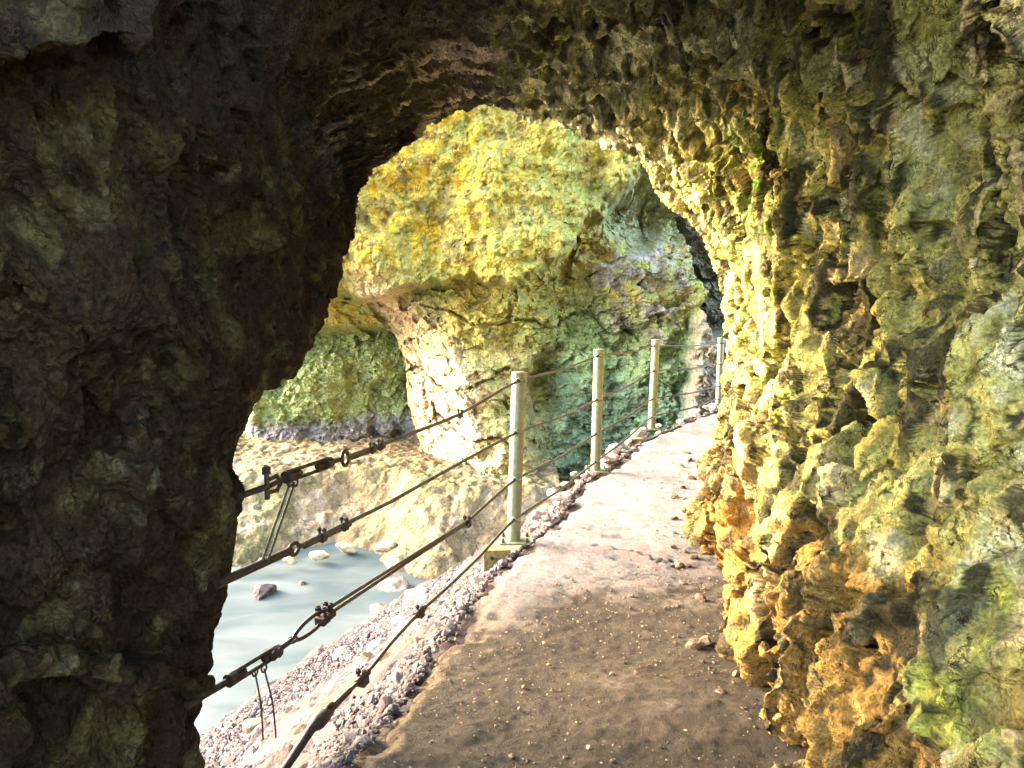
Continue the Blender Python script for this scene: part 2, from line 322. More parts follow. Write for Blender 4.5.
# ------------------------------------------------------------------ edge of the path, gravel slope, river
edge_px = [(370, 728), (402, 690), (430, 645), (462, 605), (498, 560), (520, 545), (556, 516), (578, 482), (612, 462), (640, 440), (678, 424), (712, 410), (735, 404)]
edge = [np.array([-1.55, -7, 0]), np.array([-1.5, 0.6, 0]), np.array([-1.1, 1.7, 0]), np.array([-.72, 2.45, 0])] + [ground(x, y) for x, y in edge_px]
edge += [np.array([4.6, 12.6, 0]), np.array([8, 13.6, 0])]
edge = np.array(edge)
def edge_dist(x, y):
    """signed distance to the path's gorge-side edge, positive on the gorge side"""
    best = np.full(x.shape, 1e9); sg = np.ones(x.shape)
    for a, b in zip(edge[:-1], edge[1:]):
        d = b-a; L = d[0]**2+d[1]**2
        t = np.clip(((x-a[0])*d[0]+(y-a[1])*d[1])/L, 0, 1)
        qx = a[0]+t*d[0]; qy = a[1]+t*d[1]; dd = np.hypot(x-qx, y-qy)
        cr = d[0]*(y-a[1])-d[1]*(x-a[0])
        m = dd < best; best = np.where(m, dd, best); sg = np.where(m, np.sign(cr), sg)
    return best*sg
RIVER = -3.0
def slope_z(x, y, P2=None):
    d = edge_dist(x, y)
    z = np.where(d < 0, -.05, -.06-.745*np.maximum(d, 0) - .10*np.sin(np.minimum(d, 3)*1.1))
    return np.maximum(z, -4.2), d
gx = np.arange(-7.5, 7.5, .033); gy = np.arange(1.2, 19, .033)
X, Y = np.meshgrid(gx, gy, indexing='ij'); Z, Dd = slope_z(X, Y)
PG = np.stack([X, Y, Z], -1).reshape(-1, 3).astype(np.float32)
hh, ee, rr = facets(PG, .16, 81, .7); h5, e5, r5 = facets(PG, .42, 82, .6); nn = fbm(PG, .9, 83, 3)
on = sm(Dd.ravel(), -.02, .25)
PG[:, 2] += on*(nn*.12 + h5*.10*sm(r5, .45, .6) + hh*.035 + (ee-.3)*.03)
gc = mix(np.tile(np.float32([.17, .14, .14]), (len(PG), 1)), [.30, .26, .25], sm(rr, .5, .9)); gc = mix(gc, [.30, .16, .17], sm(nn, .1, .5)*.5)
gc = mix(gc, [.45, .32, .16], sm(fbm(PG, .7, 84, 2), .2, .6)*sm(-Dd.ravel(), -1.6, -.1)*.7)
o = mesh_np('gravel_slope', PG, gridq(len(gx), len(gy)), M_gravel, gc*.32); tag(o, 'steep grey purple gravel bank falling from the path to the river', 'bank', kind='structure')
gq = np.array([[-60, -40, -4.3], [60, -40, -4.3], [60, 80, -4.3], [-60, 80, -4.3]])
o = mesh_np('ground', gq, np.array([[0, 1, 2, 3]]), M_gravel, np.tile([.3, .26, .22], (4, 1))); tag(o, 'gorge bed', 'ground', kind='structure')

# path: sheet between the left edge and under the right wall, with a crumbling lip
ne, nv = 900, 260
te = np.linspace(0, len(edge)-1.001, ne); te = np.interp(np.linspace(0, 1, ne), [0, .06, .12, .85, 1], [0, 1, 2, 14, len(edge)-1.001])
E = catmull(edge.astype(np.float32), te)
ev = np.linspace(0, 1, nv)
tang = np.gradient(E, axis=0); nrm = np.stack([tang[:, 1], -tang[:, 0]], -1); nrm /= np.linalg.norm(nrm, axis=1, keepdims=True)
wid = 3.2
jag = fbm(E.astype(np.float32), .35, 90, 4)*.05 + fbm(E.astype(np.float32), .06, 91, 3)*.02
PX = E[:, None, 0] + nrm[:, None, 0]*(ev[None]*wid + jag[:, None]*(1-ev[None])); PY = E[:, None, 1] + nrm[:, None, 1]*(ev[None]*wid+jag[:, None]*(1-ev[None]))
PZ = np.zeros_like(PX)
PP = np.stack([PX, PY, PZ], -1).reshape(-1, 3).astype(np.float32)
dL = np.tile(ev*wid, ne)
b1 = fbm(PP, .5, 92, 3); b2 = fbm(PP, .09, 93, 4); b3 = fbm(PP, .03, 94, 3)
px_, py_ = PP[:, 0], PP[:, 1]
# concrete slab ends on a ragged line; nearer lies dirt with the foreground shade painted in
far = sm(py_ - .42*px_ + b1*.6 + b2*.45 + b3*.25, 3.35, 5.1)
# crack in the slab
ck = ground(600, 545); ck2 = ground(668, 562)
PP[:, 2] += b1*.012 + b2*.004*(1-far*.4) + b3*.003*(1-far*.7) - .10*sm(.16-dL+b2*.04, 0, .18)
tck = np.clip((px_-ck[0])/(ck2[0]-ck[0]), 0, 1); yl = ck[1]+(ck2[1]-ck[1])*tck + b2*.10
cm = np.exp(-((py_-yl)/.018)**2)*(px_ > ck[0]-.05)*(px_ < ck2[0]+.05)
PP[:, 2] -= cm*.03
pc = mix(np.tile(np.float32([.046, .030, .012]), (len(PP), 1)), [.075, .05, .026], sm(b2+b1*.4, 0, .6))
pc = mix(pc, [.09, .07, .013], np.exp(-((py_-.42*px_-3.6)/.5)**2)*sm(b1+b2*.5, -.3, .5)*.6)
cc2 = mix(np.tile(np.float32([.31, .30, .31]), (len(PP), 1)), [.26, .23, .235], sm(b1*.8+b2*.8, .1, .7)); cc2 = mix(cc2, [.25, .21, .21], sm(b3+b2*.6, .7, 1.1)*.6)
cc2 = mix(cc2, [.30, .22, .20], sm(b2+.6*b3, .05, .5)*sm(py_-.42*px_, 6.2, 4.4)*.8)
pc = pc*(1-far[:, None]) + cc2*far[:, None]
pc = mix(pc, [.25, .16, .08], sm(.22-dL+b2*.1, 0, .2)*.8*(1-far*.5))
pc = mix(pc, [.08, .06, .05], cm)
o = mesh_np('path', PP, gridq(ne, nv)[:, ::-1], M_path, pc*np.where(far > .5, .46, .46)[:, None]); tag(o, 'pale concrete footpath turning to brown dirt and painted shade in the foreground', 'path', kind='structure')

# river
mw = bpy.data.materials.new('river_water'); mw.use_nodes = True; t = mw.node_tree; N = t.nodes; L = t.links; b = N['Principled BSDF']
tc = N.new('ShaderNodeTexCoord'); mp = N.new('ShaderNodeMapping'); mp.inputs['Rotation'].default_value = (0, 0, .5); mp.inputs['Scale'].default_value = (.5, 1.4, 1)
nz = N.new('ShaderNodeTexNoise'); nz.inputs['Scale'].default_value = 1.1; nz.inputs['Detail'].default_value = 4; nz.inputs['Distortion'].default_value = .8
cr = N.new('ShaderNodeValToRGB'); e = cr.color_ramp.elements; e[0].position = .38; e[0].color = (.034, .052, .056, 1); e[1].position = .68; e[1].color = (.070, .084, .084, 1)
L.new(tc.outputs['Object'], mp.inputs[0]); L.new(mp.outputs[0], nz.inputs['Vector']); L.new(nz.outputs[0], cr.inputs[0]); L.new(cr.outputs[0], b.inputs['Base Color'])
b.inputs['Roughness'].default_value = .5; b.inputs['Specular IOR Level'].default_value = .12
bp = N.new('ShaderNodeBump'); bp.inputs['Strength'].default_value = .15; bp.inputs['Distance'].default_value = .1; L.new(nz.outputs[0], bp.inputs['Height']); L.new(bp.outputs[0], b.inputs['Normal'])
wx = np.linspace(-16, 4, 200); wy = np.linspace(-10, 26, 360); X, Y = np.meshgrid(wx, wy, indexing='ij')
PW = np.stack([X, Y, np.full_like(X, RIVER)], -1).reshape(-1, 3).astype(np.float32)
PW[:, 2] += fbm(PW*np.float32([1, .5, 1]), 1.6, 95, 3)*.04 + sm(PW[:, 1], 11, 15)*(fbm(PW, .8, 97, 3)*.06+.1)
o = mesh_np('river', PW, gridq(200, 360), mw); tag(o, 'milky turquoise river in the gorge', 'river', kind='structure')

# ------------------------------------------------------------------ main cliff across the river (height field over x,z), U,V are world units scaled to pixels at 16 m
K = 50.
def lineside(U, V, pts):
    """signed horizontal distance in U to a polyline u(v)"""
    v = [p[1] for p in pts]; u = [p[0] for p in pts]; return U-np.interp(V, v, u)
cx = np.concatenate([np.arange(-9.5, -6, .06), np.arange(-6, 5.2, .023), np.arange(5.2, 9, .08)]); cz = np.concatenate([np.arange(-4.5, 6.2, .023), np.arange(6.2, 7.6, .08)])
X, Z = np.meshgrid(cx, cz, indexing='ij'); U = (512+K*X).ravel(); V = (290-K*(Z-EYE)).ravel()
PC = np.stack([X, np.full_like(X, 16.), Z], -1).reshape(-1, 3).astype(np.float32)
w1 = fbm(PC, 1.6, 101, 4); w2 = fbm(PC, .5, 102, 4); Uw = U+w1*10+w2*4; Vw = V+w1*8+w2*5
Yc = np.zeros(len(PC)) + .35*w1
# upper slab: lower right border
bu = np.interp(Uw, [340, 400, 470, 530, 560, 590, 612, 634, 642], [300, 300, 285, 268, 255, 232, 215, 190, 120])
slab = sm(bu-Vw, -3, 9)*sm(646-Uw, 0, 8)
Yc -= 1.0*slab
streakv = fbm(PC*np.float32([1, 1, .22]), .35, 103, 4); Yc += slab*streakv*.05
# alcove right of slab
alc = np.exp(-(((Uw-648)/42)**2+((Vw-215)/34)**2)**2); Yc += 1.3*alc
bulge = np.exp(-(((Uw-640)/45)**2+((Vw-285)/48)**2)**1.5)*(1-slab); Yc -= .5*bulge
dk = sm(lineside(Uw, Vw, [(686, 100), (684, 300), (705, 345), (730, 370)]), 0, 5)*sm(345-Vw, 0, 14); Yc += 3.0*dk
lowR = sm(lineside(Uw, Vw, [(690, 250), (684, 300), (676, 360), (668, 420)]), 0, 6)*(1-dk); Yc -= .7*lowR
# long crack
def crack(pts, wd, dep):
    global Yc
    us = [p[0] for p in pts]; vs = [p[1] for p in pts]
    dv = Vw-np.interp(U, us, vs); m = (U > us[0])*(U < us[-1]); g = np.exp(-(dv/wd)**2)*m; Yc += dep*g; Yc -= .25*dep*np.exp(-((dv+3*wd)/(3*wd))**2)*m
    return g
g1 = crack([(418, 312), (470, 320), (520, 318), (545, 327), (570, 322), (600, 332), (640, 338)], 1.6, .16)
g2 = crack([(385, 385), (420, 380), (445, 398), (480, 380), (510, 372)], 2., .2)
g3 = crack([(430, 430), (470, 440), (500, 425), (540, 445)], 2., .25)
# vertical dark hollow in the lower middle
hol = np.exp(-(((Uw-548)/20)**2+((Vw-392)/32)**2)**1.5); Yc += .9*hol
lowb = sm(Vw, 345, 375)*sm(545-Uw, 0, 30); Yc -= .6*lowb
# left: bright ridge running down, then the deep hollow behind it
rp = [(352, 240), (346, 290), (372, 330), (398, 372), (404, 420), (412, 470), (432, 500)]
ls = lineside(Uw, Vw, rp)
low_ = sm(V+w1*10, 245, 350); Yc += 2.3*np.clip(1-ls/68, 0, 1)*low_
rid = sm(ls, -6, 16)*(1-sm(ls, 20, 110))*sm(V, 250, 330); Yc -= .1*rid
g4 = np.exp(-((ls-24-w2*6)/3.)**2)*sm(V, 270, 300); Yc += .12*g4
holl = sm(-ls, 0, 9)*sm(V, 326, 345); Yc += 1.1*holl
ledge = sm(V, 462, 492)*holl; Yc -= .9*ledge*sm(V, 455, 520)
# foot of the cliff slopes out into the river
Yc -= np.clip((V-478)/50, 0, 3)*.85
open_ = sm(-PC[:, 0], 3.7, 4.4)*sm(PC[:, 2]+.3*w1, 1.5, 2.4); Yc += 8*open_
xs = PC[:, 0]; Yc += np.clip(-xs-6.1, 0, 9)*2.0; Yc -= np.clip(xs-5.6, 0, 9)*.6
hA, eA, rA_ = facets((PC+np.stack([w1, w1, w2], -1)*.3).astype(np.float32)*np.float32([1, 1, 1.3]), .95, 111, .8)
hB, eB, rB_ = facets(PC*np.float32([1, 1, 1.2])+w2[:, None]*.05, .33, 112, .8)
wf = fbm(PC, .16, 114, 4)
rockm = 1-slab*.8
hC, eC, rC_ = facets(PC*np.float32([1, 1, 1.6])+w1[:, None]*.1, .14, 113, .8); strat = ridge(PC*np.float32([.35, 1, 1.5])+w1[:, None]*.3, .5, 115, 4)
Yc += rockm*(hA*.25+hB*.11+hC*.06) + w2*.12 + wf*.06 - strat*.06*rockm + slab*(hC*.02+fbm(PC*np.float32([1, 1, .5]), .12, 116, 3)*.03)
PC[:, 1] += Yc; ALB = .85
n5 = fbm(PC, .8, 121, 4); n6 = fbm(PC, .25, 122, 4); n7 = fbm(PC*np.float32([1, 1, .3]), .3, 123, 5, .7); n9 = fbm(PC, .10, 126, 3, .7); n8 = fbm(PC, 2.2, 125, 3)
col = mix(np.tile(np.float32([.42, .36, .09]), (len(PC), 1)), [.30, .325, .10], sm(n5+n8*.5, -.1, .5))
yel = sm(300-Vw, 0, 60); col = mix(col, [.66, .46, .04], yel*sm(n7+n5*.4, -.6, .1)*.9*sm(560-U, -60, 120))
col = mix(col, [.62, .50, .22], yel*sm(n7+n6*.5+n9*.3, .1, .8)*.7); col = mix(col, [.16, .13, .03], yel*sm(n9*.6+n7, .4, 1.)*.5)
col = mix(col, [.26, .29, .08], yel*sm(n7, .2, .6)*sm(U, 440, 520)*.7)
gre = sm(Uw, 470, 600)*sm(Vw, 290, 340); col = mix(col, [.22, .33, .15], gre*.8); col = mix(col, [.17, .28, .20], gre*sm(Vw, 350, 400)*.7)
ochre = sm(560-Uw, -10, 50)*sm(Vw, 330, 365); col = mix(col, [.58, .44, .18], ochre*sm(n5+n6*.6, -.45, .15)*.85)
col = mix(col, [.46, .41, .38], np.clip(bulge*1.3, 0, 1)*sm(n6, -.3, .4)*.9); col = mix(col, [.12, .11, .12], bulge*sm(n7, .1, .5)*.6)
col = mix(col, [.30, .35, .24], np.clip(alc*1.2, 0, 1)*.8)
col = mix(col, [.13, .12, .10], dk*.9); col = mix(col, [.36, .28, .22], lowR*.85)  # right recess has its shade painted in dark
col = mix(col, [.58, .44, .30], np.clip(rid*1.4, 0, 1)*.8)  # ridge painted pale to carry the sunlight on it
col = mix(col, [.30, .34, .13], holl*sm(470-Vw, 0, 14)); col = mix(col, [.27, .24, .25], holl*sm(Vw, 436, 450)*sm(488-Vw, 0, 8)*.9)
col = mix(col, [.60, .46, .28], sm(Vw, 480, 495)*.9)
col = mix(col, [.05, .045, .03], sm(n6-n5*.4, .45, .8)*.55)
col = mix(col, [.09, .085, .05], np.clip(g1+g2+g3, 0, 1)*.35)
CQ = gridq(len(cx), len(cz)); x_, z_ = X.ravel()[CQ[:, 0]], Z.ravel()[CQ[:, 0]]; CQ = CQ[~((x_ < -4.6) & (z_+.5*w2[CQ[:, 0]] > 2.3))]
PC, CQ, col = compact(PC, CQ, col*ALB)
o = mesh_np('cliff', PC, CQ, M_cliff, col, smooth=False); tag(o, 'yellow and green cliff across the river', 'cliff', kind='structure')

fx = np.arange(-9, .9, .03); fy = np.arange(11.5, 19.5, .03); X, Y = np.meshgrid(fx, fy, indexing='ij')
PB_ = np.stack([X, Y, np.zeros_like(X)], -1).reshape(-1, 3).astype(np.float32); m1 = fbm(PB_, 1.6, 131, 4); kb, kr = blocks(PB_+m1[:, None]*.1, .55, 132); kc, _ = blocks(PB_, .2, 133)
PB_[:, 2] = RIVER-.45 + .50*np.clip(PB_[:, 1]-12.5+m1*.6+1.3*sm(PB_[:, 0], -2.6, -1.2), -1, 3.2) + kb*.14 + kc*.05 + fbm(PB_, .12, 134, 3)*.03
bc = mix(np.tile(np.float32([.40, .31, .18]), (len(PB_), 1)), [.28, .25, .12], sm(m1, -.1, .5)); bc = mix(bc, [.5, .42, .3], sm(kr+fbm(PB_, .2, 135, 3)*.4, .6, .9))
bc = mix(bc, [.10, .08, .05], sm(.12-(PB_[:, 2]-RIVER), 0, .1)*.8)
o = mesh_np('far_bank', PB_, gridq(len(fx), len(fy)), M_cliff, bc*np.float32([.42, .39, .33])); tag(o, 'cream rocky bank on the far side of the river', 'bank', kind='structure')
hx = np.arange(-17, 6, .1); hz = np.arange(-4.5, 13, .1); X, Z = np.meshgrid(hx, hz, indexing='ij')
PH = np.stack([X, np.full_like(X, 27.), Z], -1).reshape(-1, 3).astype(np.float32); q1 = fbm(PH, 4, 141, 5); kd, _ = blocks(PH+q1[:, None]*.4, 1.6, 142)
PH[:, 1] += q1*1.2-kd*1.6+np.abs(PH[:, 0]+5)*.15+(PH[:, 2]+4)*.15; q2 = fbm(PH, .7, 143, 4)
hc = mix(np.tile(np.float32([.26, .24, .11]), (len(PH), 1)), [.14, .18, .07], sm(q1+q2*.6, -.1, .4)); hc = mix(hc, [.33, .28, .2], sm(q2, .2, .6)*.7)
o = mesh_np('far_cliff', PH, gridq(len(hx), len(hz)), M_cliff, hc); tag(o, 'distant mossy cliff closing the gorge behind the pillar', 'cliff', kind='structure')
# ------------------------------------------------------------------ stones
ICO = {}
def ico(n):
    if n not in ICO:
        import bmesh
        bm = bmesh.new(); bmesh.ops.create_icosphere(bm, subdivisions=n, radius=1)
        ICO[n] = (np.array([v.co[:] for v in bm.verts], np.float32), np.array([[v.index for v in f.verts] for f in bm.faces])); bm.free()
    return ICO[n]
def stone_verts(n, sx, sy, sz, seed, k=9):
    v, f = ico(n); r = np.random.default_rng(seed); p = v.copy()
    for _ in range(k):                                            # cut flat faces
        d = r.normal(size=3).astype(np.float32); d /= np.linalg.norm(d); c0 = r.uniform(.5, .85)
        s = p@d; p = p - np.maximum(s-c0, 0)[:, None]*d[None]*.92
    if n >= 4: p = p*(1+.05*fbm(v+seed*3.1, .5, seed, 4)[:, None])
    a = r.uniform(0, 6.28); R = np.array([[math.cos(a), -math.sin(a), 0], [math.sin(a), math.cos(a), 0], [0, 0, 1]])
    return (p*np.float32([sx, sy, sz]))@R.T, f
def boulder(name, loc, size, seed, colA, colB, label, group=None, n=5, cat='boulder'):
    v, f = stone_verts(n, *size, seed, 12); n_ = fbm(v+seed, max(size)*.5, seed, 4)
    o = mesh_np(name, v, f, M_boulder, mix(np.tile(np.float32(colA), (len(v), 1)), colB, sm(n_, -.1, .4)), smooth=n > 3)
    o.location = loc; o.rotation_euler = (random.uniform(-.3, .3), random.uniform(-.3, .3), random.uniform(0, 6)); return tag(o, label, cat, group)
def on_slope(px, py):
    """where the view ray through a point of the photo meets the bank"""
    for d in np.arange(2.5, 20, .02):
        p = at(px, py, d); z, _ = slope_z(np.array([p[0]]), np.array([p[1]]))
        if p[2] <= max(z[0], RIVER): return p, d
    return p, d
BL = [(418, 600, 26, (.20, .14, .08), (.17, .17, .19), 'angular tan and grey boulder halfway down the gravel bank'),
      (393, 588, 20, (.12, .09, .07), (.22, .17, .15), 'dark brown boulder at the water below the middle cable'),
      (436, 556, 22, (.14, .09, .06), (.19, .15, .12), 'reddish boulder highest on the gravel bank near the river bend'),
      (404, 625, 14, (.17, .16, .18), (.25, .24, .26), 'flat dark slate stone under the tan and grey boulder'),
      (380, 612, 15, (.15, .11, .08), (.24, .18, .14), 'brown rounded boulder touching the river edge'),
      (345, 655, 13, (.16, .13, .12), (.22, .19, .17), 'pale stone wedged at the water line behind the chain link'),
      (452, 590, 12, (.16, .14, .15), (.23, .2, .2), 'light grey cobble on the bank beside the path corner'),
      (300, 690, 10, (.14, .1, .07), (.19, .15, .12), 'small brown stone at the water line left of the low cable')]
for i, (px, py, r, ca, cb, lb) in enumerate(BL):
    p, d = on_slope(px, py); s = r/F*d; boulder('boulder', tuple(p), (s, s*.9, s*.62), 40+i, ca, cb, lb)
for i, (px, py, r, lb) in enumerate([(262, 592, 17, 'dark wet boulder standing in the milky river'), (302, 583, 6, 'tiny flat rock breaking the river surface')]):
    p = ground(px, py, RIVER+.05); s = r/F*p[1]; boulder('river_boulder', tuple(p), (s, s*.8, s*.55), 70+i, (.06, .035, .03), (.13, .09, .07), lb)
# rubble at the far foot of the cliff
for i, (px, py, r) in enumerate([(345, 548, 9), (385, 546, 11), (412, 548, 13), (432, 540, 11), (290, 560, 7), (320, 556, 8), (398, 552, 6), (262, 562, 7)]):
    p = ground(px, py, RIVER+.2); s = r/F*p[1]
    boulder('bank_rock', tuple(p), (s*1.4, s, s*.7), 90+i, (.26, .2, .12), (.40, .32, .2), ['second cream rock from the left of the far river bank', 'cream rock right of the middle of the far bank', 'largest cream rock against the foot of the cliff', 'rightmost cream rock on the far bank beside the slope', 'small cream rock by the water left of the middle of the far bank', 'cream rock at the middle of the far river bank', 'smallest cream rock at the water before the cliff foot', 'leftmost cream rock on the far bank beside the dark pillar'][i], 'sunlit rocks along the far bank', 4, 'rock')
rb = np.random.default_rng(77)
for i in range(14):
    y = rb.uniform(13.6, 16.3); x = rb.uniform(-5.6, -1.6); zb = RIVER-.3+np.clip((y-13.9), 0, 3)*.5; s = float(np.clip(rb.lognormal(-1.9, .45), .07, .38))
    boulder('bank_rock', (x, y, zb+s*.1), (s*1.3, s, s*.6), 500+i, (.22, .17, .10), (.34, .27, .18), 'cream rubble rock lying on the sloping far river bank', 'rubble rocks on the far bank', 3, 'rock')
# loose stones on the bank: individuals
proto = []
for k in range(8):
    v, f = stone_verts(3, 1, .8, .55, 200+k, 10); cA = [(.13, .105, .11), (.20, .17, .16), (.10, .06, .06), (.17, .13, .09)][k % 4]
    me_o = mesh_np('bank_stone', v, f, M_boulder, np.tile(np.float32(cA), (len(v), 1)), smooth=False); proto.append(me_o)
used = [False]*8; cnt = 0; r = np.random.default_rng(3)
tot = 0
while cnt < 240 and tot < 9000:
    tot += 1
    y = r.uniform(2.8, 12.5); ex = np.interp(y, edge[:, 1], edge[:, 0]); x = ex-abs(r.normal(0, 1.1))-.03; z, d = slope_z(np.array([x]), np.array([y]))
    if d[0] < .05 or z[0] < RIVER: continue
    k = r.integers(8); s = float(np.clip(r.lognormal(-3.0, .45), .025, .13))
    o = proto[k] if not used[k] else proto[k].copy()
    if used[k]: scene.collection.objects.link(o)
    used[k] = True; o.location = (x, y, z[0]+s*.25+.02); o.scale = (s, s, s); o.rotation_euler = tuple(r.uniform(-.5, .5, 2))+(r.uniform(0, 6),)
    tag(o, ['greyish purple angular stone loose on the gravel bank', 'pale angular stone loose on the gravel bank', 'dark reddish stone loose on the gravel bank', 'tan angular stone loose on the gravel bank'][k % 4], 'stone', 'loose stones on the gravel bank'); cnt += 1
def scatter(name, pts, sizes, cols, label, cat):
    v, f = ico(1); n = len(pts); rr_ = np.random.default_rng(8)
    sc = sizes[:, None, None]*rr_.uniform(.5, 1.2, (n, 1, 3))*np.array([1, 1, .7]); jit = rr_.uniform(.75, 1.15, (n, len(v), 1))
    a = rr_.uniform(0, 6.28, n); ca, sa = np.cos(a), np.sin(a)
    q = v[None]*jit*sc; x = q[..., 0]*ca[:, None]-q[..., 1]*sa[:, None]; y = q[..., 0]*sa[:, None]+q[..., 1]*ca[:, None]; q = np.stack([x, y, q[..., 2]], -1)+pts[:, None]
    ff = (f[None]+(np.arange(n)*len(v))[:, None, None]).reshape(-1, 3)
    o = mesh_np(name, q.reshape(-1, 3), ff, M_boulder, np.repeat(cols, len(v), axis=0), smooth=False); return tag(o, label, cat, kind='stuff')
n = 60000; y = r.uniform(2.2, 12.8, n); ex = np.interp(y, edge[:, 1], edge[:, 0]); x = ex+.04-np.abs(r.normal(0, 1.7, n)); z, d = slope_z(x, y); k = (d > -.03) & (z > RIVER-.1)
pts = np.stack([x, y, z+.025], -1)[k]; pal = np.array([(.46, .42, .42), (.30, .25, .27), (.36, .20, .22), (.20, .15, .16), (.55, .50, .48), (.26, .22, .26)])*.21
scatter('gravel', pts, np.clip(r.lognormal(-4.1, .4, len(pts)), .008, .04), pal[r.integers(0, 6, len(pts))]*r.uniform(.7, 1.2, (len(pts), 1)), 'loose grey and purple gravel covering the bank', 'gravel')
# grit on the dirt part of the path and along the wall foot
n = 6000; y = r.uniform(2.3, 8.5, n); exl = np.interp(y, edge[:, 1], edge[:, 0]); x = exl+r.uniform(0, 1, n)*(1.95-.02*y)
w_ = y-.42*x; k = (r.uniform(0, 1, n) < np.where(w_ < 4.3, 1, .12)); x2 = np.interp(y, [2.8, 4.2, 5.5, 7.3], [.85, 1.07, 1.2, 1.7]); k |= (np.abs(x-x2+.1) < .16)
pts = np.stack([x, y, np.full(n, .004)], -1)[k]; pal = np.array([(.20, .13, .07), (.30, .21, .12), (.12, .08, .05), (.26, .20, .14), (.15, .10, .05)])*.7
scatter('grit', pts, np.clip(r.lognormal(-5.4, .45, len(pts)), .002, .014), pal[r.integers(0, 5, len(pts))], 'fine brown grit scattered over the dirt path', 'gravel')
# rubble at the foot of the right wall and along the path edge
for i in range(26):
    y = r.uniform(2.9, 8); x = np.interp(y, [2.8, 4.2, 5.5, 7.3, 9], [.86, 1.05, 1.18, 1.68, 2.2])-r.uniform(-.05, .14); s = r.uniform(.02, .055)
    boulder('wall_foot_stone', (x, y, s*.3), (s, s*.8, s*.6), 300+i, (.08, .05, .03), (.16, .10, .06), 'small brown stone fallen at the foot of the right tunnel wall', 'fallen stones along the wall foot', 3, 'stone')
for i in range(44):
    y = r.uniform(5.6, 11.8); x = np.interp(y, edge[:, 1], edge[:, 0])-r.uniform(.0, .22); s = r.uniform(.03, .085)
    boulder('kerb_stone', (x, y, -.02+s*.2), (s*1.3, s, s*.6), 400+i, (.20, .16, .14), (.27, .23, .21), 'pinkish stone edging the gorge side of the footpath', 'stones edging the footpath', 3, 'stone')

# ------------------------------------------------------------------ railing hardware
class MB:
    def __init__(s): s.v = []; s.f = []
    def add(s, V, Fs):
        n = len(s.v); s.v += [tuple(p) for p in V]; s.f += [tuple(i+n for i in f) for f in Fs]
    def tube(s, pts, r, seg=10, closed=False, caps=True):
        pts = [Vector(p) for p in pts]; n = len(pts); V = []; up = None; rs = r if isinstance(r, (list, tuple)) else [r]*n
        for i, p in enumerate(pts):
            a = pts[(i-1) % n] if closed or i else p; b = pts[(i+1) % n] if closed or i < n-1 else p
            t = (b-a).normalized()
            if up is None: up = t.orthogonal().normalized()
            up = (up-t*up.dot(t)).normalized(); sd = t.cross(up)
            V += [p+(up*math.cos(2*math.pi*k/seg)+sd*math.sin(2*math.pi*k/seg))*rs[i] for k in range(seg)]
        Fs = []
        for i in range(n if closed else n-1):
            j = (i+1) % n; Fs += [(i*seg+k, i*seg+(k+1) % seg, j*seg+(k+1) % seg, j*seg+k) for k in range(seg)]
        if not closed and caps: Fs += [tuple(range(seg))[::-1], tuple((n-1)*seg+k for k in range(seg))]
        s.add(V, Fs)
    def box(s, c, ax, h):
        c = Vector(c); V = [c+ax[0]*h[0]*i+ax[1]*h[1]*j+ax[2]*h[2]*k for i in (-1, 1) for j in (-1, 1) for k in (-1, 1)]
        s.add(V, [(0, 1, 3, 2), (4, 6, 7, 5), (0, 4, 5, 1), (2, 3, 7, 6), (0, 2, 6, 4), (1, 5, 7, 3)])
    def ring(s, c, a, b, ra, rb, r, seg=22):
        c = Vector(c); s.tube([c+a*ra*math.cos(2*math.pi*k/seg)+b*rb*math.sin(2*math.pi*k/seg) for k in range(seg)], r, 8, True)
    def build(s, name, mat, parent=None, bevel=0, origin=None):
        me = bpy.data.meshes.new(name); O = Vector(origin) if origin is not None else (parent.matrix_basis.translation if parent and parent.type == 'EMPTY' else Vector((0, 0, 0)))
        me.from_pydata([tuple(Vector(p)-O) for p in s.v], [], s.f); me.update()
        for p in me.polygons: p.use_smooth = len(p.vertices) == 4
        me.materials.append(mat); o = link(bpy.data.objects.new(name, me), parent)
        if not parent: o.location = O
        if bevel:
            m = o.modifiers.new('bevel', 'BEVEL'); m.width = bevel; m.segments = 2; m.limit_method = 'ANGLE'
        try: me.set_sharp_from_angle(angle=math.radians(40))
        except Exception: pass
        return o
AX = (Vector((1, 0, 0)), Vector((0, 1, 0)), Vector((0, 0, 1)))
post_px = [((513.5, 541), (519, 373)), ((595.5, 471), (599, 350)), ((651.5, 429), (656, 340)), ((718.5, 404), (721, 338))]
post_lab = ['thick grey green steel post nearest the viewer at the path edge', 'second steel railing post standing on the concrete ledge', 'third steel railing post beside the pale path', 'farthest steel railing post half hidden by the tunnel wall']
rope_px = [[(518.5, 381), (516, 433), (515, 480), (514, 520)], [(598, 356), (597, 400), (596, 434), (595.5, 462)], [(655, 346), (654, 371), (653, 399), (652, 417)], [(721, 343), (720.5, 364), (720, 386), (719, 399)]]
PB = []
